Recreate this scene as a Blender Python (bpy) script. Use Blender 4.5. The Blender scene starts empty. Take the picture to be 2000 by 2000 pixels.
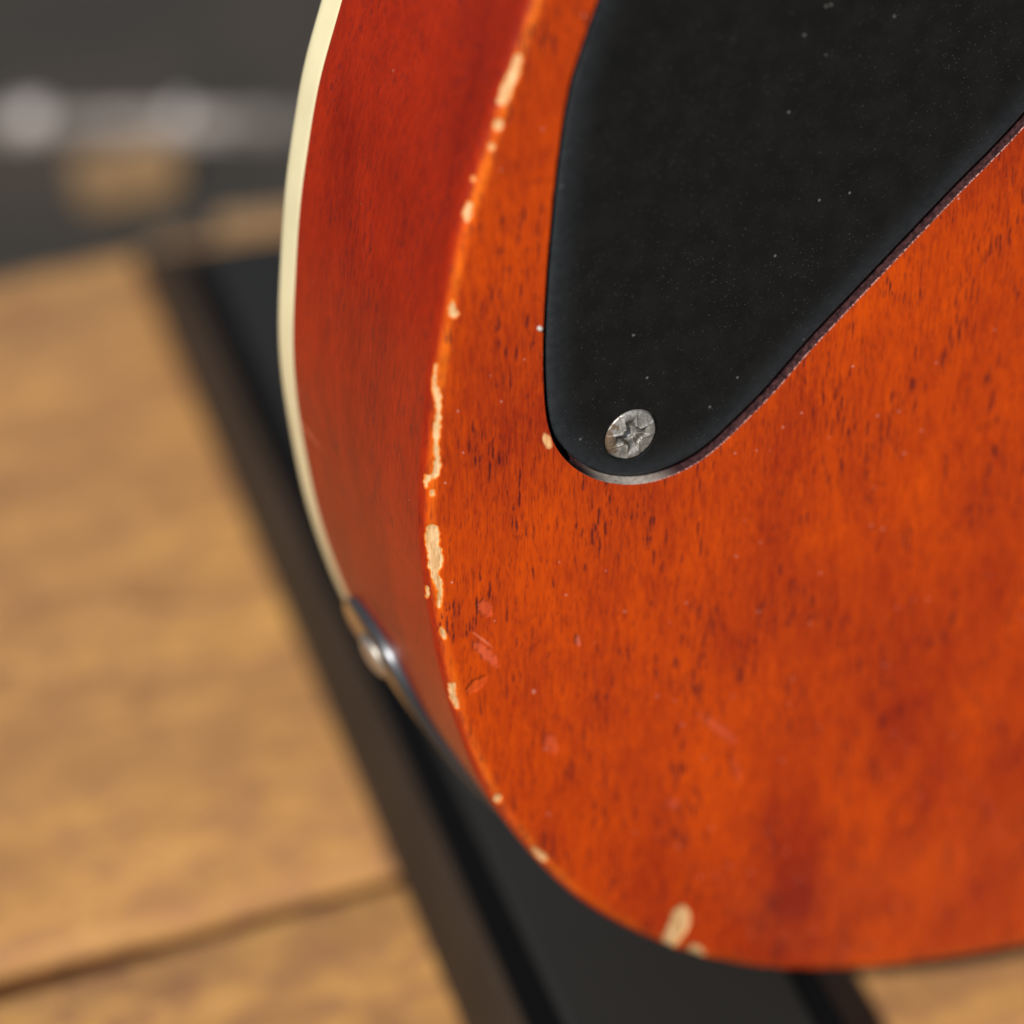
import bpy, bmesh, math, random
import numpy as np
from mathutils import Matrix, Vector, noise
from mathutils.geometry import delaunay_2d_cdt

# ------------------------------------------------------------------ camera, sky, sun, exposure
S = bpy.context.scene
CAM = np.array([-0.15963573, -0.34198102, 0.24513226])
ROT = np.array([[0.9086574659931662, 0.23084722025125862, -0.34792408711836137],
                [-0.4175423445530743, 0.5023707246018302, -0.7571539114130984],
                [0.0, 0.8332665935733288, 0.5528713991831201]])
FOC = 7.0
cd = bpy.data.cameras.new("camera"); cam = bpy.data.objects.new("camera", cd)
S.collection.objects.link(cam); S.camera = cam
M4 = Matrix(ROT.tolist()).to_4x4(); M4.translation = Vector(CAM.tolist()); cam.matrix_world = M4
cd.sensor_width = 36; cd.lens = 18 * FOC; cd.clip_start = 0.01; cd.clip_end = 100
cd.dof.use_dof = True; cd.dof.focus_distance = 0.4515; cd.dof.aperture_fstop = 8.6

SUN_EL, SUN_PSI = 40, 43           # elevation; azimuth to the left of the guitar's back normal
e, p = math.radians(SUN_EL), math.radians(SUN_PSI)
sv = Vector((-math.sin(p) * math.cos(e), -math.cos(p) * math.cos(e), math.sin(e)))
W = bpy.data.worlds.new("World"); S.world = W; W.use_nodes = True
wn = W.node_tree.nodes; bg = wn["Background"]
sky = wn.new("ShaderNodeTexSky"); sky.sky_type = 'NISHITA'; sky.sun_disc = False
sky.sun_elevation = e; sky.sun_rotation = math.atan2(sv.x, sv.y)
W.node_tree.links.new(sky.outputs[0], bg.inputs[0]); bg.inputs[1].default_value = 0.058
sd = bpy.data.lights.new("sun", 'SUN'); sd.energy = 4.9; sd.angle = math.radians(0.53); sd.color = (1, 0.94, 0.85)
sun = bpy.data.objects.new("sun", sd); S.collection.objects.link(sun)
sun.rotation_euler = (-sv).to_track_quat('-Z', 'Y').to_euler(); sun.location = (-1, -1, 2)
S.view_settings.view_transform = 'Standard'; S.view_settings.look = 'None'
S.view_settings.exposure = 0.28; S.view_settings.gamma = 1

# ------------------------------------------------------------------ helpers
def to_px(P):
    """world points (n,3) -> photograph pixels (1932 frame); only used to find where a worn spot lies"""
    q = (np.asarray(P) - CAM) @ ROT
    return np.c_[966 + 966 * FOC * q[:, 0] / -q[:, 2], 966 - 966 * FOC * q[:, 1] / -q[:, 2]]
def on_plane(px, axis, val):
    r = np.array([(px[0] - 966) / 966 / FOC, (966 - px[1]) / 966 / FOC, -1.0]); D = ROT @ r
    return CAM + D * (val - CAM[axis]) / D[axis]
def at_depth(px, d):
    return CAM + ROT @ (np.array([(px[0] - 966) / 966 / FOC, (966 - px[1]) / 966 / FOC, -1.0]) * d)
def link(name, mesh, mat=None, parent=None, smooth=True):
    o = bpy.data.objects.new(name, mesh); S.collection.objects.link(o)
    if mat: mesh.materials.append(mat)
    if parent: o.parent = parent
    if smooth: mesh.polygons.foreach_set("use_smooth", [True] * len(mesh.polygons))
    return o
def mesh_of(name, V, F):
    m = bpy.data.meshes.new(name); m.from_pydata([tuple(map(float, v)) for v in V], [], F); m.update(); return m
def thing(o, label, cat, group=None):
    o["label"] = label; o["category"] = cat
    if group: o["group"] = group
    return o
def empty(name, loc=(0, 0, 0)):
    o = bpy.data.objects.new(name, None); o.location = loc; o.empty_display_size = .02; S.collection.objects.link(o); return o
def spline(P, step, closed=False):
    P = np.asarray(P, float); n = len(P); out = []
    for i in range(n if closed else n - 1):
        if closed: a, b, c, d = P[(i - 1) % n], P[i], P[(i + 1) % n], P[(i + 2) % n]
        else: a, b, c, d = P[max(i - 1, 0)], P[i], P[i + 1], P[min(i + 2, n - 1)]
        k = max(1, int(np.linalg.norm(c - b) / step))
        for j in range(k):
            t = j / k
            out.append(.5 * (2 * b + (c - a) * t + (2 * a - 5 * b + 4 * c - d) * t * t + (3 * b - a - 3 * c + d) * t ** 3))
    if not closed: out.append(P[-1])
    return np.array(out)
def smooth_loop(P, k, closed=True):
    for _ in range(k):
        Q = P.copy()
        Q[1:-1] = (P[:-2] + 2 * P[1:-1] + P[2:]) / 4
        if closed: Q[0] = (P[-1] + 2 * P[0] + P[1]) / 4; Q[-1] = (P[-2] + 2 * P[-1] + P[0]) / 4
        P = Q
    return P
def normals2(P):
    t = np.roll(P, -1, 0) - np.roll(P, 1, 0); t /= np.linalg.norm(t, axis=1)[:, None] + 1e-12
    nrm = np.c_[-t[:, 1], t[:, 0]]
    area = .5 * np.sum(P[:, 0] * np.roll(P[:, 1], -1) - np.roll(P[:, 0], -1) * P[:, 1])
    return nrm if area > 0 else -nrm      # points inward
def rings_faces(n, k, off=0):
    F = []
    for j in range(k - 1):
        a, b = off + j * n, off + (j + 1) * n
        F += [(a + i, a + (i + 1) % n, b + (i + 1) % n, b + i) for i in range(n)]
    return F
def inside(poly, pts):
    x, y = pts[:, 0], pts[:, 1]; r = np.zeros(len(pts), bool); n = len(poly); j = n - 1
    for i in range(n):
        xi, yi = poly[i]; xj, yj = poly[j]
        if yi != yj: r ^= ((yi > y) != (yj > y)) & (x < (xj - xi) * (y - yi) / (yj - yi) + xi)
        j = i
    return r
def fill(name, loops, y, pts=()):
    """flat sheet at depth y between closed 2-D loops (outer first, then holes)"""
    P2, E2 = [], []
    for L in loops:
        o_ = len(P2); n_ = len(L); P2 += [Vector((float(q[0]), float(q[1]))) for q in L]; E2 += [(o_ + a, o_ + (a + 1) % n_) for a in range(n_)]
    P2 += [Vector((float(q[0]), float(q[1]))) for q in pts]
    vo, _, fo = delaunay_2d_cdt(P2, E2, [], 0, 1e-7)[:3]
    vv = np.array([v[:] for v in vo]); cen = np.array([vv[f].mean(0) for f in fo]); keep = inside(loops[0], cen)
    for H in loops[1:]: keep &= ~inside(H, cen)
    bm = bmesh.new(); bv = [bm.verts.new((q[0], y, q[1])) for q in vv]
    for f, kq in zip(fo, keep):
        if kq: bm.faces.new([bv[a] for a in f])
    bmesh.ops.delete(bm, geom=[v for v in bm.verts if not v.link_faces], context='VERTS')
    return bm

# ---- material helpers
class NT:
    def __init__(s, name):
        s.m = bpy.data.materials.new(name); s.m.use_nodes = True; s.t = s.m.node_tree; s.b = s.t.nodes["Principled BSDF"]
    def n(s, typ, ins=None, **kw):
        nd = s.t.nodes.new("ShaderNode" + typ)
        for k, v in kw.items(): setattr(nd, k, v)
        for k, v in (ins or {}).items(): s.put(nd.inputs[k], v)
        return nd
    def put(s, sock, v):
        if isinstance(v, bpy.types.NodeSocket): s.t.links.new(v, sock)
        else: sock.default_value = v
    def math(s, op, a, b=0.0, c=0.0, clamp=False):
        nd = s.n("Math", operation=op, use_clamp=clamp); s.put(nd.inputs[0], a); s.put(nd.inputs[1], b); s.put(nd.inputs[2], c); return nd.outputs[0]
    def ramp(s, v, lo, hi, a=0.0, b=1.0):
        return s.n("MapRange", {0: v, 1: lo, 2: hi, 3: a, 4: b}, interpolation_type='SMOOTHSTEP').outputs[0]
    def mix(s, f, a, b, blend='MIX'):
        nd = s.n("Mix", data_type='RGBA', blend_type=blend); s.put(nd.inputs[0], f)
        s.put(nd.inputs[6], a if not isinstance(a, tuple) else (*a, 1)); s.put(nd.inputs[7], b if not isinstance(b, tuple) else (*b, 1)); return nd.outputs[2]
    def pos(s, scale=(1, 1, 1), rot=(0, 0, 0), loc=(0, 0, 0)):
        tc = s.n("TexCoord"); mp = s.n("Mapping", {0: tc.outputs["Object"], 1: loc, 2: rot, 3: scale}); return mp.outputs[0]
    def noise(s, vec, scale, detail=3, rough=.5, dist=0):
        return s.n("TexNoise", {"Vector": vec, "Scale": scale, "Detail": detail, "Roughness": rough, "Distortion": dist}).outputs[0]
    def voro(s, vec, scale, feature='F1', rnd=1.0):
        return s.n("TexVoronoi", {"Vector": vec, "Scale": scale, "Randomness": rnd}, feature=feature)
    def bump(s, h, dist, strength=1.0, nrm=None):
        nd = s.n("Bump", {"Height": h, "Distance": dist, "Strength": strength})
        if nrm: s.put(nd.inputs["Normal"], nrm)
        return nd.outputs[0]
    def attr(s, name): return s.n("Attribute", attribute_name=name).outputs["Fac"]
    def set(s, **kw):
        for k, v in kw.items():
            k = k.replace("_", " ")
            s.put(s.b.inputs[k], (*v, 1) if isinstance(v, tuple) and len(v) == 3 and k != 'Subsurface Radius' else v)
        return s.m

# ------------------------------------------------------------------ guitar outline (x across the back, z up; metres)
TH = 0.050
traced = [(0.3, 65.6), (-0.7, 61.8), (-2.4, 58.0), (-4.4, 51.6), (-6.7, 44.3), (-9.0, 37.7), (-10.8, 28.7), (-12.4, 19.5), (-13.5, 7.6), (-14.1, -0.1),
          (-14.0, -8.1), (-13.1, -16.5), (-11.5, -27.8), (-9.3, -37.0), (-5.6, -48.7), (0.7, -60.8), (8.0, -71.6), (16.4, -80.3), (25.1, -87.5),
          (33.8, -92.9), (42.6, -97.1), (51.5, -100.2), (60.6, -102.6), (71.6, -104.7), (82.0, -106.4)]
rest = [(110, -108.6), (150, -109.2), (190, -108.2), (235, -103), (275, -88), (302, -60), (314, -20), (313, 20), (300, 62), (280, 105), (268, 145), (272, 185), (288, 225), (290, 262),
        (272, 298), (240, 318), (205, 322), (178, 312), (168, 285), (150, 262), (130, 262), (112, 285), (85, 305), (52, 304), (28, 285), (18, 255), (24, 215), (33, 175), (30, 135), (12, 92)]
loop = spline(np.array(traced + rest) / 1000, .0009, True)
loop = smooth_loop(loop, 30)
seg = np.linalg.norm(np.roll(loop, -1, 0) - loop, axis=1); cum = np.r_[0, np.cumsum(seg)]
def seen(q): return (q[0] < .095) and (-.12 < q[1] < .075)
ss = [0.0]
while ss[-1] < cum[-1] - .0004:
    i = min(np.searchsorted(cum, ss[-1], 'right') - 1, len(loop) - 1)
    ss.append(ss[-1] + (.00024 if seen(loop[i]) else .003))
ss = np.array(ss[:-1]); cl = np.vstack([loop, loop[:1]])
OUT = np.c_[np.interp(ss, cum, cl[:, 0]), np.interp(ss, cum, cl[:, 1])]
OUT = smooth_loop(OUT, 6)
INW = smooth_loop(normals2(OUT), 12); INW /= np.linalg.norm(INW, axis=1)[:, None]
OUT = OUT - INW * 0.0005
NO = len(OUT)

# worn spots traced along the back edge, as pixels of the photograph (source 2000 frame)
def zz(o, pts, sc=2.76): return np.array([(o[0] + a / sc, o[1] + b / sc) for a, b in pts]) * .966
A, B, C, Fq = (500, 0), (500, 500), (500, 1000), (700, 1400)
chips = [zz(A, [(1415, 285), (1430, 340), (1412, 410), (1380, 470), (1350, 545), (1328, 575), (1305, 548), (1322, 470), (1365, 400), (1395, 320)]),
         zz(A, [(1300, 640), (1328, 640), (1324, 690), (1290, 700), (1280, 672)]),
         zz(A, [(1265, 755), (1290, 790), (1270, 820), (1252, 800)]),
         zz(A, [(1138, 1080), (1168, 1085), (1158, 1140), (1143, 1192), (1115, 1180), (1128, 1130)]),
         zz(A, [(1163, 940), (1185, 955), (1172, 982), (1158, 970)]),
         zz(A, [(1063, 1620), (1088, 1690), (1072, 1718), (1042, 1700), (1048, 1660)]),
         zz(B, [(968, 575), (955, 640), (948, 700), (962, 760), (970, 830), (963, 900), (956, 960), (953, 1030), (963, 1090), (958, 1150), (943, 1192), (977, 1192), (993, 1140), (987, 1080), (984, 1010), (992, 930), (992, 860), (997, 800), (992, 730), (967, 700), (964, 650), (977, 590)]),
         zz(B, [(918, 1180), (942, 1185), (927, 1220), (912, 1264), (904, 1220)]),
         zz(B, [(938, 1262), (960, 1262), (954, 1292), (938, 1298)]),
         zz(B, [(930, 1450), (975, 1458), (987, 1500), (985, 1560), (1002, 1590), (1007, 1650), (990, 1700), (985, 1720), (1002, 1770), (1007, 1830), (992, 1890), (980, 1902), (973, 1890), (983, 1840), (978, 1800), (960, 1770), (945, 1730), (935, 1680), (928, 1620), (918, 1560), (913, 1490)]),
         zz(B, [(922, 1770), (934, 1800), (930, 1840), (920, 1852), (910, 1800)]),
         zz(C, [(998, 612), (1017, 640), (1027, 692), (1008, 690), (998, 650)]),
         zz(C, [(1040, 922), (1067, 922), (1077, 985), (1092, 1062), (1068, 1058), (1053, 1000), (1038, 960)]),
         zz(C, [(1290, 1520), (1322, 1525), (1318, 1562), (1288, 1575)]),
         zz(C, [(1475, 1798), (1540, 1836), (1580, 1880), (1545, 1885), (1500, 1845)]),
         zz(Fq, [(1740, 1020), (1780, 1040), (1788, 1110), (1762, 1165), (1722, 1222), (1680, 1245), (1640, 1230), (1652, 1170), (1688, 1100), (1700, 1050)]),
         zz(Fq, [(1790, 1228), (1850, 1240), (1864, 1285), (1800, 1305), (1755, 1280)])]

# ------------------------------------------------------------------ materials
def wood_lacquer():
    k = NT("cherry lacquered mahogany")
    side = k.attr("side"); chip = k.attr("chip"); thin = k.attr("thin")
    base = k.noise(k.pos((62, 62, 15)), 1, 5, .6, .4)            # broad bands along the grain
    fine = k.noise(k.pos((1150, 1150, 210)), 1, 4, .68)              # fibres
    blot = k.noise(k.pos((60, 60, 40), loc=(3, 1, 7)), 1, 5, .66)
    hair = k.noise(k.pos((2300, 2300, 330), loc=(1, 6, 2)), 1, 3, .7)
    f = k.math('ADD', k.math('MULTIPLY', base, .50), k.math('ADD', k.math('MULTIPLY', fine, .36), k.math('ADD', k.math('MULTIPLY', blot, .50), k.math('MULTIPLY', hair, .26))))
    t = k.n("MapRange", {0: f, 1: .60, 2: .95}).outputs[0]
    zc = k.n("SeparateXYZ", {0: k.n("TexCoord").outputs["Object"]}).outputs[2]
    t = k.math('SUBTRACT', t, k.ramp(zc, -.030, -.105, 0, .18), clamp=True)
    back = k.mix(t, (.19, .0098, .0050), (.53, .060, .0018))
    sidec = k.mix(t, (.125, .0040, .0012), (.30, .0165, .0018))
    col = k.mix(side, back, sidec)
    col = k.mix(k.math('MULTIPLY', thin, .9, clamp=True), col, k.mix(t, (.34, .052, .003), (.66, .135, .005)))
    # open pores: short dark dashes in clusters
    wv = k.n("TexNoise", {"Vector": k.pos((700, 700, 500)), "Scale": 1.0, "Detail": 3.0}).outputs[1]
    pp_ = k.n("VectorMath", {0: k.pos((2150, 2150, 300)), 1: k.n("VectorMath", {0: wv, 1: (1.5, 1.5, 1.1)}, operation='MULTIPLY').outputs[0]}, operation='ADD').outputs[0]
    pv = k.voro(pp_, 1)
    clus = k.noise(k.pos((150, 150, 75), loc=(5, 2, 9)), 1, 2, .5)
    sel = k.n("SeparateColor", {0: pv.outputs["Color"]}).outputs[0]
    por = k.math('MULTIPLY', k.ramp(pv.outputs["Distance"], .20, .58, 1, 0), k.ramp(k.math('ADD', k.math('MULTIPLY', sel, .36), clus), .75, .87))
    pw = k.math('MULTIPLY', por, k.math('SUBTRACT', 1.0, k.math('MULTIPLY', side, .45)))
    col = k.mix(k.math('MULTIPLY', pw, .78), col, (.040, .0065, .011))
    p3 = k.n("VectorMath", {0: k.pos((3300, 3300, 640), loc=(7, 7, 7)), 1: k.n("VectorMath", {0: wv, 1: (1.2, 1.2, 1.0)}, operation='MULTIPLY').outputs[0]}, operation='ADD').outputs[0]
    v3 = k.voro(p3, 1); s3 = k.n("SeparateColor", {0: v3.outputs["Color"]}).outputs[1]
    tiny = k.math('MULTIPLY', k.ramp(v3.outputs["Distance"], .2, .55, 1, 0), k.ramp(s3, .60, .75))
    col = k.mix(k.math('MULTIPLY', tiny, .38), col, (.070, .008, .007))
    fp = k.noise(k.pos((2600, 2600, 190)), 1, 2, .6)
    col = k.mix(k.ramp(fp, .54, .72, 0, .42), col, (.085, .007, .006))
    # dents pressed into the lacquer of the back
    bumph = None
    tc = k.n("TexCoord").outputs["Object"]; wob = k.noise(k.pos((900, 900, 900)), 1, 3, .6)
    dents = [((947.6, 1275.6), (974, 1302), (939, 1284), (.78, .17, .10), .62, 1), ((947, 1187), (956, 1205), (933, 1192), (.72, .15, .085), .5, 1),
             ((930, 1337), (950, 1320), (922, 1330), (.70, .13, .035), .5, 1), ((1074, 1452), (1083, 1473), (1060, 1456), (.72, .16, .10), .42, 1),
             ((1405, 1424), (1446, 1455), (1398, 1434), (.66, .14, .09), .45, 1), ((1436, 1500), (1446, 1530), (1427, 1503), (.62, .13, .085), .28, 1),
             ((1128, 1252), (1129, 1264), (1122, 1252), (.60, .26, .22), .55, 1), ((941, 1248), (962, 1264), (939, 1250.5), (.80, .22, .12), .55, 0),
             ((1043, 1351), (1047, 1351), (1043, 1355), (.70, .36, .30), .6, 0), ((1315, 1570), (1325, 1580), (1305, 1578), (.60, .12, .08), .25, 0),
             ((1069, 861), (1074, 878), (1060, 862), (.82, .50, .22), 1.4, 0)]
    for c, a, b, dc, amt, press in dents:
        c, a, b = (on_plane((q[0] * .966, q[1] * .966), 1, 0)[[0, 2]] for q in (c, a, b))
        Mi = np.linalg.inv(np.c_[a - c, b - c])
        d = k.n("VectorMath", {0: tc, 1: (c[0], 0, c[1])}, operation='SUBTRACT').outputs[0]
        ax = k.n("VectorMath", {0: d, 1: (Mi[0, 0], 120, Mi[0, 1])}, operation='DOT_PRODUCT').outputs["Value"]
        bx = k.n("VectorMath", {0: d, 1: (Mi[1, 0], 120, Mi[1, 1])}, operation='DOT_PRODUCT').outputs["Value"]
        r = k.math('SQRT', k.math('ADD', k.math('MULTIPLY', ax, ax), k.math('MULTIPLY', bx, bx)))
        r = k.math('ADD', r, k.math('MULTIPLY', k.math('SUBTRACT', wob, .5), 1.1))
        msk = k.ramp(r, .55, 1.15, 1, 0)
        col = k.mix(k.math('MULTIPLY', k.math('MULTIPLY', msk, k.ramp(fine, .25, .7, .45, 1)), min(amt * (.50 if press else 1), 1)), col, dc)
        if press:
            h = k.math('MULTIPLY', msk, -1.0); bumph = h if bumph is None else k.math('ADD', bumph, h)
    # bare wood where the finish has chipped away
    bare = k.mix(k.ramp(k.noise(k.pos((1800, 1800, 240)), 1, 3, .6), .35, .7), (.46, .26, .11), (.63, .43, .23))
    bare = k.mix(k.ramp(k.noise(k.pos((5000, 5000, 500)), 1, 2), .54, .68, 0, .75), bare, (.36, .15, .05))
    chm = k.ramp(k.math('ADD', chip, k.math('MULTIPLY', k.math('SUBTRACT', k.noise(k.pos((3000, 3000, 1400)), 1, 4, .7), .5), .95)), .42, .52)
    rim = k.math('MULTIPLY', k.ramp(chip, .08, .35), k.math('SUBTRACT', 1.0, chm))
    col = k.mix(k.math('MULTIPLY', rim, .7), col, (.78, .20, .012))
    col = k.mix(chm, col, bare)
    # dust and lint caught on the lacquer
    dv = k.voro(k.pos((420, 420, 420)), 1); ds = k.n("SeparateColor", {0: dv.outputs["Color"]}).outputs[1]
    dust = k.math('MULTIPLY', k.ramp(dv.outputs["Distance"], .04, .085, 1, 0), k.ramp(ds, .93, .95))
    col = k.mix(k.math('MULTIPLY', dust, .38), col, (.75, .52, .44))
    h1 = k.math('ADD', k.math('MULTIPLY', por, -.9), k.math('MULTIPLY', fine, .35))
    n1 = k.bump(h1, .00006, .7)
    n2 = k.bump(bumph, .00022, .9, n1)
    lac = k.math('SUBTRACT', 1.0, chm)
    orange = k.bump(k.noise(k.pos((700, 700, 260)), 1, 2), .00002, .5)
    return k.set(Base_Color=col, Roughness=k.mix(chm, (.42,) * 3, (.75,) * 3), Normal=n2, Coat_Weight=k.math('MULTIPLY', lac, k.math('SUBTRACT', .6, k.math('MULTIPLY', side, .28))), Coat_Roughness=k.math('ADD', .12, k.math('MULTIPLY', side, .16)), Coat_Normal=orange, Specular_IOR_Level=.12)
M_wood = wood_lacquer()

def simple(name, col, rough, metal=0.0, var=0.0, scale=200, **kw):
    k = NT(name); c = col
    if var:
        nz = k.noise(k.pos((scale,) * 3), 1, 4, .6)
        c = k.mix(k.ramp(nz, .3, .7), tuple(x * (1 - var) for x in col), tuple(min(1, x * (1 + var)) for x in col))
    return k.set(Base_Color=c, Roughness=rough, Metallic=metal, **kw)
M_bind = simple("aged cream binding", (.67, .62, .40), .32, var=.04, scale=120, Coat_Weight=.4, Coat_Roughness=.15, Specular_IOR_Level=.3)
M_top = simple("amber maple top", (.62, .22, .03), .3, var=.25, scale=90, Coat_Weight=.7)

def black_plastic():
    k = NT("black satin cover plastic")
    vec = k.pos((1, 1, 1))
    g = k.noise(k.pos((5200,) * 3), 1, 2, .6); g2 = k.noise(k.pos((260,) * 3), 1, 3, .6)
    col = k.mix(k.ramp(g2, .3, .7), (.0050, .0053, .0054), (.0082, .0081, .0080))
    d1 = k.voro(k.pos((1900,) * 3, rot=(math.pi / 2, 0, .5)), 1); d1.voronoi_dimensions = '2D'; s1 = k.n("SeparateColor", {0: d1.outputs["Color"]}).outputs[0]
    patch = k.noise(k.pos((70, 70, 70), loc=(4, 0, 2)), 1, 3, .6)
    dust = k.math('MULTIPLY', k.ramp(d1.outputs["Distance"], .05, .13, 1, 0), k.ramp(k.math('ADD', s1, k.math('MULTIPLY', patch, .75)), 1.30, 1.42))
    d2 = k.voro(k.pos((300,) * 3, rot=(math.pi / 2, 0, 0)), 1); d2.voronoi_dimensions = '2D'; s2 = k.n("SeparateColor", {0: d2.outputs["Color"]}).outputs[1]
    dust2 = k.math('MULTIPLY', k.ramp(d2.outputs["Distance"], .035, .075, 1, 0), k.ramp(s2, .955, .965))
    film = k.math('MULTIPLY', k.ramp(k.noise(k.pos((2600,) * 3), 1, 3, .7), .62, .8), .10)
    dd = k.math('ADD', k.math('MULTIPLY', dust, .20), k.math('ADD', k.math('MULTIPLY', dust2, .20), film), clamp=True)
    col = k.mix(dd, col, (.46, .46, .44))
    edge_sheen = k.math('MULTIPLY', k.attr("edge_sheen"), k.ramp(k.noise(k.pos((900,) * 3), 1, 3, .65), .25, .75, .55, 1.0))  # cool sky sheen painted into the colour near the plate's edges
    col = k.mix(edge_sheen, col, (.028, .034, .040))
    return k.set(Base_Color=col, Roughness=.42, Specular_IOR_Level=.28, Normal=k.bump(g, .00002, .6))
M_plate = black_plastic()
def rout_mat():
    k = NT("dark lacquered rout wall")
    n1 = k.noise(k.pos((1500,) * 3), 1, 4, .65)
    c = k.mix(k.ramp(n1, .35, .7), (.018, .008, .010), (.070, .030, .032))
    q = on_plane((1190, 905), 1, 0); tc = k.n("TexCoord").outputs["Object"]
    d = k.n("VectorMath", {0: tc, 1: tuple(q)}, operation='DISTANCE').outputs["Value"]
    pale = k.math('MULTIPLY', k.ramp(k.math('ADD', d, k.math('MULTIPLY', n1, .004)), .0035, .0095, 1, 0), k.ramp(n1, .3, .6, .45, 1))
    c = k.mix(pale, c, (.44, .40, .36))
    y = k.n("SeparateXYZ", {0: tc}).outputs[1]
    lip = k.math('MULTIPLY', k.ramp(y, .00010, .00022, 1, 0), k.ramp(k.noise(k.pos((4200,) * 3), 1, 2), .42, .6))  # beaded rim highlight, painted into the colour as a lighter line
    c = k.mix(lip, c, (.62, .34, .30))
    return k.set(Base_Color=c, Roughness=.35, Coat_Weight=.4, Coat_Roughness=.2)
M_rout = rout_mat()
def screw_metal():
    k = NT("worn nickel screw")
    nz = k.noise(k.pos((1500,) * 3), 1, 4, .65); nz2 = k.noise(k.pos((420,) * 3, loc=(2, 4, 4)), 1, 3, .6)
    c = k.mix(k.ramp(nz, .35, .7), (.22, .215, .20), (.47, .46, .44))
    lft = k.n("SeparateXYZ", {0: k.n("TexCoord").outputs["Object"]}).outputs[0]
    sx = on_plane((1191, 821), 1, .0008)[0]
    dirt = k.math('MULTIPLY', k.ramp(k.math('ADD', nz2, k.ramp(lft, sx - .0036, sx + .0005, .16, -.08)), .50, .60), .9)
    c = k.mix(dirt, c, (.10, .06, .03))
    c = k.mix(k.ramp(k.noise(k.pos((3200,) * 3), 1, 3, .7), .56, .68, 0, .7), c, (.10, .085, .065))
    rc_ = k.attr("recess"); recess_shade = k.math('MULTIPLY', k.ramp(rc_, .08, .30), k.ramp(rc_, .80, .50))  # crevice shade put into the colour by recess depth
    c = k.mix(k.math('MULTIPLY', recess_shade, k.ramp(nz2, .35, .6, .35, .95)), c, (.035, .030, .024))
    return k.set(Base_Color=c, Metallic=k.math('SUBTRACT', .5, k.math('MULTIPLY', dirt, .45)), Roughness=k.ramp(nz, .3, .7, .55, .36), Normal=k.bump(nz, .00006, .8))
M_screw = screw_metal()
M_chrome = simple("bright nickel", (.55, .52, .47), .46, 1.0, var=.1, scale=900)
M_jack = simple("black gloss jack plate", (.012, .012, .013), .16, Coat_Weight=.8, Coat_Roughness=.06)
M_jedge = simple("grey plate edge", (.055, .06, .07), .3, .5)

# ------------------------------------------------------------------ guitar body (one shell of rings round the outline, plus back sheet)
guitar = empty("guitar", (.15, TH / 2, -.109))
thing(guitar, "cherry red electric guitar seen from behind with chipped back edge and cream binding", "guitar")
def add(name, mesh, mat, parent=guitar, smooth=True):
    o = link(name, mesh, mat, None, smooth); o.parent = parent
    o.matrix_parent_inverse = parent.matrix_world.inverted() if parent.matrix_world != Matrix() else Matrix.Translation(-PLOC[parent.name])
    return o
PLOC = {"guitar": Vector((.15, TH / 2, -.109))}
BW = 0.0062                       # binding depth
R = 0.0022
prof = [(d, 0.0) for d in np.r_[np.linspace(.0085, .0048, 14), np.linspace(.0045, R + .0002, 11)]]
prof += [(R - R * math.sin(a), R - R * math.cos(a)) for a in np.linspace(0, math.pi / 2, 17)]
prof += [(0.0, y) for y in np.r_[np.linspace(R + .0002, .006, 14), np.linspace(.008, TH - BW, 14)]]
CHIPS_PX = chips
V = []; side = []; arcp = []
for d, y in prof:
    P = OUT + INW * d
    V.append(np.c_[P[:, 0], np.full(NO, y), P[:, 1]])
    a = 0 if y == 0 else (1 if d == 0 else math.asin(min(1, (R - d) / R)) / (math.pi / 2))
    side += [a] * NO
V = np.vstack(V); side = np.array(side)
px = to_px(V); rng = np.random.default_rng(4)
wob = np.array([(noise.noise(Vector(v * 1900)), noise.noise(Vector(v * 1900 + 40))) if seen((v[0], v[2])) else (0, 0) for v in V]) * 4.6
chip = np.zeros(len(V))
ins = np.zeros(len(V))
for poly in chips:
    lo, hi = poly.min(0) - 12, poly.max(0) + 12
    m = np.where((px[:, 0] > lo[0]) & (px[:, 0] < hi[0]) & (px[:, 1] > lo[1]) & (px[:, 1] < hi[1]))[0]
    ins[m[inside(poly, px[m] + wob[m])]] = 1
G = ins.reshape(len(prof), NO).copy()
for _ in range(1):
    G = (np.roll(G, 1, 1) + 2 * G + np.roll(G, -1, 1)) / 4
    H = G.copy(); H[1:-1] = (G[:-2] + 2 * G[1:-1] + G[2:]) / 4; G = H
chip = np.clip(G * 1.15, 0, 1).ravel()
# finish worn thin along the crest of the edge
ridge = np.exp(-((side - .30) / .17) ** 2)
wn_ = np.array([.5 + .6 * noise.noise(Vector((v[0] * 160, v[1] * 160, v[2] * 130))) for v in V])
thin = np.clip(ridge * (wn_ * 1.1) * (1 + .9 * np.clip((V[:, 2] - .0) / .03, 0, 1)), 0, 1)
dins = np.repeat([d for d, y in prof], NO); thin *= np.clip((.0042 - dins) / .0018, 0, 1)
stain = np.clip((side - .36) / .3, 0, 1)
# the chips are real hollows: push those points in along the surface normal
ang = side * math.pi / 2
Nin = np.c_[np.tile(INW[:, 0], len(prof)) * np.sin(ang), np.cos(ang), np.tile(INW[:, 1], len(prof)) * np.sin(ang)]
rough_ = np.array([noise.noise(Vector(v * 2400)) if c > .02 else 0 for v, c in zip(V, chip)])
V = V + Nin * (chip * (.00022 + .00006 * rough_))[:, None]
lump = np.array([noise.noise(Vector((v[0] * 420, v[1] * 420, v[2] * 300))) for v in V])
V = V + Nin * (np.clip(1 - np.abs(side - .45) / .55, 0, 1) * lump * .00012)[:, None]
k = len(prof); Fc = rings_faces(NO, k)
body = mesh_of("body", V, Fc)
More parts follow.
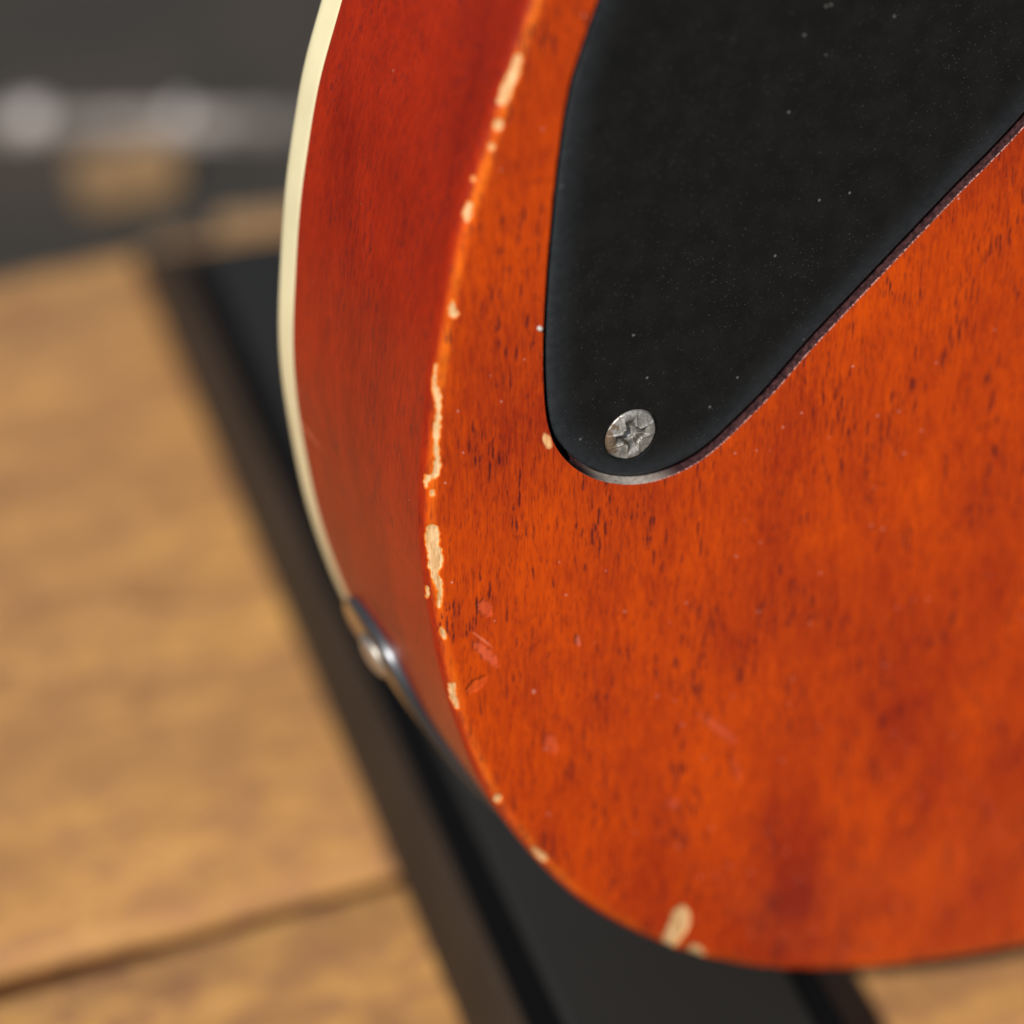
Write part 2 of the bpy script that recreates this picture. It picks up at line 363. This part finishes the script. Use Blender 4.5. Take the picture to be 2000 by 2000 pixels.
# back sheet with the hole for the control cavity
cov_px = [(1117, 0), (1090, 80), (1065, 190), (1049, 300), (1037, 420), (1029, 520), (1024, 620), (1024, 700), (1030, 780), (1048, 835), (1085, 875), (1130, 896), (1180, 903),
          (1230, 897), (1290, 874), (1340, 840), (1390, 793), (1450, 733), (1520, 652), (1600, 567), (1700, 462), (1800, 357), (1932, 220)]
cov = np.array([on_plane(q, 1, .0009)[[0, 2]] for q in cov_px])
extra = np.array([(.0850, .0515), (.0985, .0680), (.1020, .0830), (.0930, .0960), (.0720, .1020), (.0460, .1000), (.0260, .0920), (.0145, .0780)])
top = cov[0]
cov = np.vstack([cov, extra])
cov = smooth_loop(spline(cov, .0004, True), 14)
cin = normals2(cov)
hole = cov - cin * .0004
bmh = fill("sheet", [OUT + INW * prof[0][0], hole], 0.0)
sheet = bpy.data.meshes.new("sheet"); bmh.to_mesh(sheet); bmh.free()
bmb = bmesh.new(); bmb.from_mesh(body); nv = len(bmb.verts); bmb.from_mesh(sheet)
# front closing sheet under the maple top
bmesh.ops.recalc_face_normals(bmb, faces=bmb.faces[:])
bmb.to_mesh(body)
# attributes follow vertex order; merged sheet verts come last
def put_attr(me, name, arr):
    a = me.attributes.new(name, 'FLOAT', 'POINT'); full = np.zeros(len(me.vertices)); full[:len(arr)] = arr; a.data.foreach_set("value", full)
co = np.zeros(len(body.vertices) * 3); body.vertices.foreach_get("co", co); co = co.reshape(-1, 3)
from mathutils import kdtree
ok = len(co) >= len(V) and np.abs(co[:len(V)] - V).max() < 1e-4
print("vertex order kept:", ok, len(co), len(V))
put_attr(body, "side", stain); put_attr(body, "chip", chip); put_attr(body, "thin", thin)
add("body", body, M_wood)
print("body faces", len(body.polygons))

# binding round the front edge, then the carved top
rb = .0012
pb = [(0.00002, TH - BW), (-.00003, TH - BW + .0003)] + [(-.00003, y) for y in np.linspace(TH - BW + .001, TH - rb, 5)] + \
     [(rb - rb * math.cos(a), TH - rb + rb * math.sin(a)) for a in np.linspace(.15, math.pi / 2, 7)] + [(.0022, TH), (.0022, TH - BW)]
IDX = np.arange(0, NO, 2)
Ob, Ib = OUT[IDX], INW[IDX]; nb = len(Ob)
Vb = np.vstack([np.c_[(Ob + Ib * d)[:, 0], np.full(nb, y), (Ob + Ib * d)[:, 1]] for d, y in pb])
add("binding", mesh_of("binding", Vb, rings_faces(nb, len(pb))), M_bind)
bm = fill("t", [OUT[::4] + INW[::4] * .0022], TH - .0004)
bmesh.ops.subdivide_edges(bm, edges=[e_ for e_ in bm.edges if e_.calc_length() > .02], cuts=2)
for v in bm.verts:
    if not v.is_boundary: v.co.y += .006
tm = bpy.data.meshes.new("maple_top"); bm.to_mesh(tm); bm.free(); add("maple_top", tm, M_top)

# control cavity: rout wall and floor
pr = [(0.0, 0.0), (0.0, .0003), (.00003, .0014), (.00005, .0042)]
nc = len(hole); hin = cin
Vr = np.vstack([np.c_[(hole + hin * d)[:, 0], np.full(nc, y), (hole + hin * d)[:, 1]] for d, y in pr])
rr = np.array([noise.noise(Vector(v * 1500)) for v in Vr]) * .00006; Vr[:, 0] += rr; Vr[:, 2] += rr
add("cavity_rout", mesh_of("cavity_rout", np.vstack([Vr]), rings_faces(nc, len(pr)) + [tuple(range(3 * nc, 4 * nc))]), M_rout)

# cover plate: recessed a little, edges rolled over
PY = .00062
pp = [(.00045, .0032), (.00042, PY + .0009), (.00048, PY + .00035), (.00062, PY + .00018), (.00085, PY + .00008), (.00115, PY + .00003), (.0015, PY)]
step = 2; ci, cn = cov[::step], cin[::step]; n2 = len(ci)
Vp = np.vstack([np.c_[(ci + cn * d)[:, 0], np.full(n2, y), (ci + cn * d)[:, 1]] for d, y in pp])
SC = on_plane((1191, 821), 1, PY)                                  # screw centre on the plate
SR = .0036
inner = ci + cn * .0015
hole_s = np.array([(SC[0] + math.cos(a) * (SR + .00025), SC[2] + math.sin(a) * (SR + .00025)) for a in np.linspace(0, 2 * math.pi, 64, endpoint=False)])
plate = mesh_of("cavity_cover", Vp, rings_faces(n2, len(pp)))
bmp = bmesh.new(); bmp.from_mesh(plate)
gx, gz = np.meshgrid(np.arange(inner[:, 0].min(), inner[:, 0].max(), .0007), np.arange(inner[:, 1].min(), inner[:, 1].max(), .0007)); gp = np.c_[gx.ravel(), gz.ravel()]
gp = gp[inside(inner, gp) & (np.hypot(gp[:, 0] - SC[0], gp[:, 1] - SC[2]) > SR + .0006)]
bf = fill("p", [inner, hole_s], PY, gp)
print('screw to edge', np.sqrt(((cov - np.array([SC[0], SC[2]])) ** 2).sum(1)).min()); sm = bpy.data.meshes.new("tmp"); bf.to_mesh(sm); bf.free()
bmp.from_mesh(sm)
hs = np.vstack([np.c_[SC[0] + (hole_s[:, 0] - SC[0]) * f, np.full(64, y), SC[2] + (hole_s[:, 1] - SC[2]) * f] for f, y in ((1, PY), (.97, PY + .0006), (.9, PY + .0014))])
wm = mesh_of("tmp2", hs, rings_faces(64, 3)); bmp.from_mesh(wm)
bmesh.ops.recalc_face_normals(bmp, faces=bmp.faces[:])
bmp.to_mesh(plate)
pc = np.zeros(len(plate.vertices) * 3); plate.vertices.foreach_get("co", pc); pc = pc.reshape(-1, 3)
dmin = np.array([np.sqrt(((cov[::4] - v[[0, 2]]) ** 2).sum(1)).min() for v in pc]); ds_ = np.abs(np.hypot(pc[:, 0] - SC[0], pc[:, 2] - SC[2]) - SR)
ha = plate.attributes.new("edge_sheen", 'FLOAT', 'POINT'); ha.data.foreach_set("value", np.clip(1 - dmin / .0058, 0, 1) ** 1.9 * (dmin > .0004))
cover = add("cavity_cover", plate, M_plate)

# cross-head screw: a height field over a disc with the cross recess sunk in
RECESS = []
def screw(R0, dome, n=210, rot=.10, dep=.0016):
    g = np.linspace(-1.03, 1.03, n); X, Z = np.meshgrid(g, g, indexing='ij'); r = np.hypot(X, Z)
    h = dome * (1 - np.clip(r, 0, 1) ** 2.4)
    c, s = math.cos(rot), math.sin(rot); a, b = X * c + Z * s, -X * s + Z * c
    arm = np.minimum(np.maximum(np.abs(a) / .60, np.abs(b) / (.15 + .03 * np.abs(a))), np.maximum(np.abs(b) / .60, np.abs(a) / (.15 + .03 * np.abs(b))))
    slot = np.clip((1.22 - arm) / .42, 0, 1); slot = slot * slot * (3 - 2 * slot)
    core = np.clip((.42 - r) / .16, 0, 1); core = core * core * (3 - 2 * core)
    depth = np.maximum(slot * (1 - .72 * np.clip(r / .60, 0, 1)), core * .75)
    # stripped rims round the recess
    wear = np.array([[noise.noise(Vector((x * 3.1, z * 3.1, 2))) * .6 + noise.noise(Vector((x * 9, z * 9, 7))) * .35 for z in g] for x in g])
    h = h - dep * depth + wear * .00010 + .00014 * np.exp(-((arm - 1.35) / .25) ** 2)
    edge = np.clip((r - .93) / .09, 0, 1); h -= edge ** 2 * .0006
    Vv = []; idx = -np.ones((n, n), int)
    for i in range(n):
        for j in range(n):
            if r[i, j] <= 1.03:
                idx[i, j] = len(Vv); Vv.append((X[i, j] * R0, -h[i, j], Z[i, j] * R0))
    Ff = [(idx[i, j], idx[i, j + 1], idx[i + 1, j + 1], idx[i + 1, j]) for i in range(n - 1) for j in range(n - 1)
          if min(idx[i, j], idx[i + 1, j], idx[i, j + 1], idx[i + 1, j + 1]) >= 0]
    RECESS[:] = [float(depth[i, j]) for i in range(n) for j in range(n) if r[i, j] <= 1.03]
    return np.array(Vv), Ff
sV, sF = screw(SR, .00045)
sV = sV + np.array([SC[0], PY + .00012, SC[2]])
sm_ = mesh_of("screw", sV, sF); sm_.attributes.new("recess", 'FLOAT', 'POINT').data.foreach_set("value", RECESS)
so = add("screw", sm_, M_screw); so.parent = cover
so.matrix_parent_inverse = Matrix.Identity(4)
cover_loc_fix = True

# jack plate on the side near the bottom of the bout, curved with it, and its dome screw
def near_s(pxy):
    P = np.c_[OUT[:, 0], np.zeros(NO), OUT[:, 1]]; q = to_px(P); return int(np.argmin(((q - np.array(pxy)) ** 2).sum(1)))
i0, i1 = near_s((884, 1398)), near_s((1230, 1775))
rngI = np.arange(min(i0, i1), max(i0, i1) + 1, 2)
L = len(rngI); y0, y1 = .0222, .0440; rc = .0107
arc = np.r_[0, np.cumsum(np.linalg.norm(np.diff(OUT[rngI], axis=0), axis=1))]; AL = arc[-1]
def plate_rows(ins, lift):
    """closed contour of the rounded rectangle (arc, y) inset by ins, lifted off the side by lift"""
    pts = []
    for cx, cy, a0 in ((AL - rc, y1 - rc, 0), (rc, y1 - rc, 90), (rc, y0 + rc, 180), (AL - rc, y0 + rc, 270)):
        for a in np.linspace(a0, a0 + 90, 12): pts.append((cx + (rc - ins) * math.cos(math.radians(a)), cy + (rc - ins) * math.sin(math.radians(a))))
    pts = np.array(pts); d = []
    for i in range(len(pts)):
        a, b = pts[i], pts[(i + 1) % len(pts)]; m = max(1, int(np.linalg.norm(b - a) / .001))
        d += [a + (b - a) * j / m for j in range(m)]
    d = np.array(d); 
    x = np.interp(d[:, 0], arc, OUT[rngI, 0]) - np.interp(d[:, 0], arc, INW[rngI, 0]) * lift
    z = np.interp(d[:, 0], arc, OUT[rngI, 1]) - np.interp(d[:, 0], arc, INW[rngI, 1]) * lift
    return np.c_[x, d[:, 1], z]
def strip_plate():
    edge = [plate_rows(0, 0.00005), plate_rows(0, .0011), plate_rows(.0003, .0014)]
    n = min(len(q) for q in edge); 
    if len(set(len(q) for q in edge)) > 1:
        edge = [q[np.linspace(0, len(q) - 1, n).round().astype(int)] for q in edge]
    Ve = np.vstack(edge); me = mesh_of("jack_plate", Ve, rings_faces(n, 3)); me.materials.append(M_jack); me.materials.append(M_jedge)
    for f_ in me.polygons: f_.material_index = 1 if f_.index < n else 0
    b = bmesh.new(); b.from_mesh(me); b.verts.ensure_lookup_table()
    es = [e_ for e_ in b.edges if all(v.index >= 2 * n for v in e_.verts)]
    bmesh.ops.triangle_fill(b, use_beauty=True, edges=es); b.to_mesh(me); b.free(); return me
jp = add("jack_plate", strip_plate(), None)
def on_side(frac_arc, y, lift):
    a = frac_arc * AL
    nx, nz = np.interp(a, arc, INW[rngI, 0]), np.interp(a, arc, INW[rngI, 1])
    return np.array([np.interp(a, arc, OUT[rngI, 0]) - nx * lift, y, np.interp(a, arc, OUT[rngI, 1]) - nz * lift]), Vector((-nx, 0, -nz))
def dome(name, frac, y, rad, hgt, mat, parent):
    c, nrm = on_side(frac, y, .0013)
    b = bmesh.new(); rows = []
    q = nrm.to_track_quat('Z', 'Y').to_matrix()
    for j in range(9):
        a = j / 8 * math.pi / 2
        rr_, hh = rad * math.cos(a), hgt * math.sin(a)
        rows += [Vector(c) + q @ Vector((rr_ * math.cos(t), rr_ * math.sin(t), hh)) for t in np.linspace(0, 2 * math.pi, 32, endpoint=False)]
    o = add(name, mesh_of(name, [tuple(v) for v in rows], rings_faces(32, 9)), mat); o.parent = parent; o.matrix_parent_inverse = Matrix.Identity(4); return o
s_first = 0 if OUT[rngI[0], 1] > OUT[rngI[-1], 1] else 1
for fr in (8.0e-3 / AL, 1 - 8.0e-3 / AL):
    f_ = fr if s_first == 0 else 1 - fr
    dome("screw", f_, .0331, .0036, .0014, M_chrome, jp)

bpy.context.view_layer.update()
for o in bpy.data.objects:                       # meshes were modelled in place: keep them there under their parents
    if o.parent and o.type == 'MESH':
        o.matrix_parent_inverse = Matrix.Identity(4)
bpy.context.view_layer.update()
for o in list(bpy.data.objects):
    if o.parent is guitar: o.location = -guitar.location
bpy.context.view_layer.update()

# a crumb caught where the cover meets the wood
q = on_plane((1018, 619), 1, 0); b = bmesh.new(); bmesh.ops.create_icosphere(b, subdivisions=3, radius=.00034)
for v in b.verts: v.co = v.co * (1 + .35 * noise.noise(v.co * 3200)) + Vector((q[0], -.0001, q[2]))
m = bpy.data.meshes.new("crumb"); b.to_mesh(m); b.free()
thing(link("crumb", m, simple("pale crumb", (.45, .43, .40), .8)), "tiny pale crumb stuck at the left edge of the black cover plate", "crumb")

# ------------------------------------------------------------------ wooden deck
ZD = -0.1364
deck = empty("deck", (0, 0, ZD)); deck["kind"] = "structure"
def plank_mat():
    k = NT("weathered golden deck wood")
    g = k.noise(k.pos((14, 62, 62)), 1, 5, .62, .5); f = k.noise(k.pos((60, 420, 420)), 1, 3, .6)
    bl = k.noise(k.pos((55, 85, 60), loc=(2, 5, 1)), 1, 4, .62)
    t = k.math('ADD', k.math('MULTIPLY', g, .5), k.math('ADD', k.math('MULTIPLY', f, .15), k.math('MULTIPLY', bl, .42)))
    c = k.mix(k.ramp(t, .40, .68), (.23, .108, .042), (.50, .265, .080))
    c = k.mix(k.ramp(k.noise(k.pos((110, 190, 150), loc=(1, 3, 5)), 1, 5, .7), .45, .60, 0, .85), c, (.22, .098, .052))
    c = k.mix(k.ramp(k.noise(k.pos((260, 420, 300), loc=(4, 3, 5)), 1, 3, .7), .46, .64, 0, .45), c, (.22, .11, .058))
    rnd = k.n("ObjectInfo").outputs["Random"]
    c = k.mix(k.math('MULTIPLY', rnd, .25), c, (.55, .30, .09))
    kn = k.noise(k.pos((75, 120, 90), loc=(8, 1, 4)), 1, 3, .55)
    c = k.mix(k.ramp(kn, .58, .72, 0, .6), c, (.17, .075, .040))
    return k.set(Base_Color=c, Roughness=.55, Specular_IOR_Level=.35, Normal=k.bump(g, .0006, .5))
M_plank = plank_mat(); M_dark = simple("dark brown deck bearer", (.10, .055, .03), .8, var=.3)  # bearer wood is a mottled dark brown
M_side = simple("dark brown plank edge", (.062, .021, .006), .9, var=.3, Specular_IOR_Level=.1)  # plank side faces coloured darker than the tops
def plank(y0, y1, x0=-.75, x1=.85, th=.032, seed=0, skew=0.0):
    r = random.Random(seed); b = bmesh.new(); nx = 90; cross = [(0, -th), (0, -.004), (.0012, -.0012), (.004, 0)]
    prof_ = [(y0 + a, z) for a, z in cross] + [(y0 + (y1 - y0) * f, 0) for f in (.2, .4, .6, .8)] + [(y1 - a, z) for a, z in reversed(cross)]
    rows = []
    for i in range(nx + 1):
        x = x0 + (x1 - x0) * i / nx; row = []
        for y, z in prof_:
            w = noise.noise(Vector((x * 22, y * 30, seed * 7.1))) * .0012 + noise.noise(Vector((x * 70, y * 60, seed))) * .0004
            row.append(b.verts.new((x, y + w * (1.0 if z < 0 else .3) + skew * x, ZD + z + (w * .35 if z > -th else 0))))
        rows.append(row)
    for i in range(nx):
        for j in range(len(prof_)): 
            a, c = j, (j + 1) % len(prof_); b.faces.new((rows[i][a], rows[i][c], rows[i + 1][c], rows[i + 1][a]))
    b.faces.new(rows[0]); b.faces.new(list(reversed(rows[-1])))
    bmesh.ops.recalc_face_normals(b, faces=b.faces[:]); m = bpy.data.meshes.new("plank"); b.to_mesh(m); b.free()
    o = link("plank", m, M_plank); m.materials.append(M_side)
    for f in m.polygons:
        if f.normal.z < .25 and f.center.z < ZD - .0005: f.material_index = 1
    o.parent = deck; o.location = (0, 0, -ZD); return o
GA, GB, GF = .0936, .0135, .311
edges = [(GB - .0765, GB - .003), (GB, GA - .0052), (GA, GF)]
for i, (a, b_) in enumerate(edges): plank(a, b_, seed=i + 3, skew=-.028 * i / 2)
def box(name, lo, hi, mat, parent=None, bev=.002, seg=2):
    b = bmesh.new(); bmesh.ops.create_cube(b, size=1)
    for v in b.verts: v.co = Vector([lo[i] + (v.co[i] + .5) * (hi[i] - lo[i]) for i in range(3)])
    if bev: bmesh.ops.bevel(b, geom=b.edges[:], offset=bev, segments=seg, affect='EDGES', profile=.5)
    m = bpy.data.meshes.new(name); b.to_mesh(m); b.free(); o = link(name, m, mat, None, False)
    if parent: o.parent = parent
    return o
for x in (-.45, .05, .55):
    o = box("bearer", (x - .03, -.05, ZD - .062), (x + .03, .29, ZD - .0335), M_dark, deck); o.location = (0, 0, -ZD)

# ------------------------------------------------------------------ black bar the guitar stands on
bar = empty("support_bar", (.0342, .12, ZD))
thing(bar, "long black bar with rounded edges lying on the planks under the red guitar", "bar")
k = NT("matte black bar"); nz = k.noise(k.pos((500,) * 3), 1, 3, .6); nb_ = k.noise(k.pos((40,) * 3), 1, 3, .5)
M_bar = k.set(Base_Color=k.mix(k.ramp(nb_, .3, .7), (.026, .0175, .012), (.034, .023, .016)), Roughness=.7, Specular_IOR_Level=.15, Normal=k.bump(nz, .0002, .4))
k = NT("black rubber pad"); nz = k.noise(k.pos((350,) * 3), 1, 3, .6)
M_pad = k.set(Base_Color=(.0145, .0138, .0128), Roughness=.6, Specular_IOR_Level=.22, Normal=k.bump(nz, .0002, .4))
M_gap_shade = simple("near-black gap shade", (.0025, .0026, .003), .8, Specular_IOR_Level=.08)  # near-black strip stands in for shade in the gap under the pad
ANG = math.atan2(.140, 1.0)
bar.rotation_euler = (0, 0, -ANG)
bpy.context.view_layer.update()
# local frame: +y runs away along the bar, x across it
def bx(name, lo, hi, mat, bev, seg): return box(name, lo, hi, mat, bar, bev, seg)
X0 = -.0129; X1 = .0345
rail = bx("rail", (X0, -.34, 0.0005), (X1, .180, .0262), M_bar, .0012, 2)
gap_shade = bx("gap_shade", (X0 + .0016, -.339, .0255), (X1 - .0016, .178, .0280), M_gap_shade, 0, 1)
padb = bx("pad", (X0 + .0062, -.34, .0272), (X1 - .0060, .180, .0300), M_pad, .0012, 4)
for o in (rail, gap_shade, padb):                     # far end cut back at a slant
    for v in o.data.vertices:
        if v.co.y > .1: v.co.y += -.180 + .129 + (1 - v.co.z / .030) * .057
for o in (rail, padb): o.data.polygons.foreach_set("use_smooth", [True] * len(o.data.polygons))

# ------------------------------------------------------------------ ground and the blurred things beyond the deck
ZG = ZD - .076
k = NT("dark gritty ground"); n1 = k.noise(k.pos((9,) * 3), 1, 4, .6); n2_ = k.noise(k.pos((260,) * 3), 1, 3, .6)
c = k.mix(k.ramp(n1, .35, .65), (.014, .0128, .010), (.035, .025, .017)); c = k.mix(k.ramp(n2_, .4, .75, 0, .4), c, (.050, .046, .040))
M_ground = k.set(Base_Color=c, Roughness=.85, Normal=k.bump(n2_, .002, .5))
b = bmesh.new(); bmesh.ops.create_grid(b, x_segments=60, y_segments=60, size=3.0)
for v in b.verts: v.co.z = ZG + .003 * noise.noise(v.co * 9)
m = bpy.data.meshes.new("ground"); b.to_mesh(m); b.free(); g = link("ground", m, M_ground); g["kind"] = "structure"


# metal edging along the ground, with sun glints painted as paler patches and blocks
Zr = ZG + .002
k = NT("dull pale metal edging"); n1 = k.noise(k.pos((28, 28, 28)), 1, 3, .6)
M_edge = k.set(Base_Color=k.mix(k.ramp(n1, .4, .62), (.09, .082, .076), (.36, .32, .30)), Roughness=.45, Metallic=.2)
A_ = at_depth((-500, 214), .98); B_ = at_depth((2400, 200), .98)
edging = empty("edging_strip", tuple((A_ + B_) / 2)); thing(edging, "thin pale metal edging strip on the dark ground far behind the deck", "edging")
d_ = Vector((B_ - A_).tolist()); L_ = d_.length; d_.normalize(); perp = Vector((-d_.y, d_.x, 0)).normalized()
mid = Vector(((A_ + B_) / 2).tolist()); mid.z = ZG
def local_box(name, cx, w, y0_, y1_, z0, z1, mat, parent, bev):
    o = box(name, (cx - w / 2, y0_, z0), (cx + w / 2, y1_, z1), mat, parent, bev, 2); return o
ANGE = math.atan2(d_.y, d_.x); edging.location = mid; edging.rotation_euler = (0, 0, ANGE)
local_box("strip", 0, L_, -.0022, .0022, -.004, Zr - ZG + .004, M_edge, edging, .001)
M_spot = simple("bright rivet", (.46, .43, .42), .4, .1)  # pale blocks added to stand in for blurred sun glints
for pxx in (58, 340, 900):
    q = at_depth((pxx, 208), .98); cx = (Vector(q.tolist()) - mid).dot(d_)
    o = local_box("glint", cx, .0095 if pxx == 58 else .005, -.004, .004, .002, .0085, M_spot, edging, .0018)

# offcut of timber lying between the deck and the edging
M_off = simple("pale brown timber offcut", (.23, .14, .065), .7, var=.3, scale=60)
def offcut(px_, depth, size, rotz, label):
    q = at_depth(px_, depth); o = box("timber_offcut", (-size[0] / 2, -size[1] / 2, 0), (size[0] / 2, size[1] / 2, size[2]), M_off, None, .002, 2)
    o.location = (q[0], q[1], ZG); o.rotation_euler = (0, 0, rotz); thing(o, label, "timber offcut"); return o
offcut((238, 305), .95, (.027, .013, .012), ANGE + .45, "small pale brown timber offcut on the ground just beyond the deck corner")
offcut((345, 372), .90, (.020, .016, .010), ANGE - .3, "flat dim timber offcut lying right beside the far corner of the black bar")
offcut((525, 470), .80, (.024, .035, .066), ANGE + .2, "pale brown block added to stand in for the sunlit deck past the bar")  # added block standing in for a sunlit patch of deck
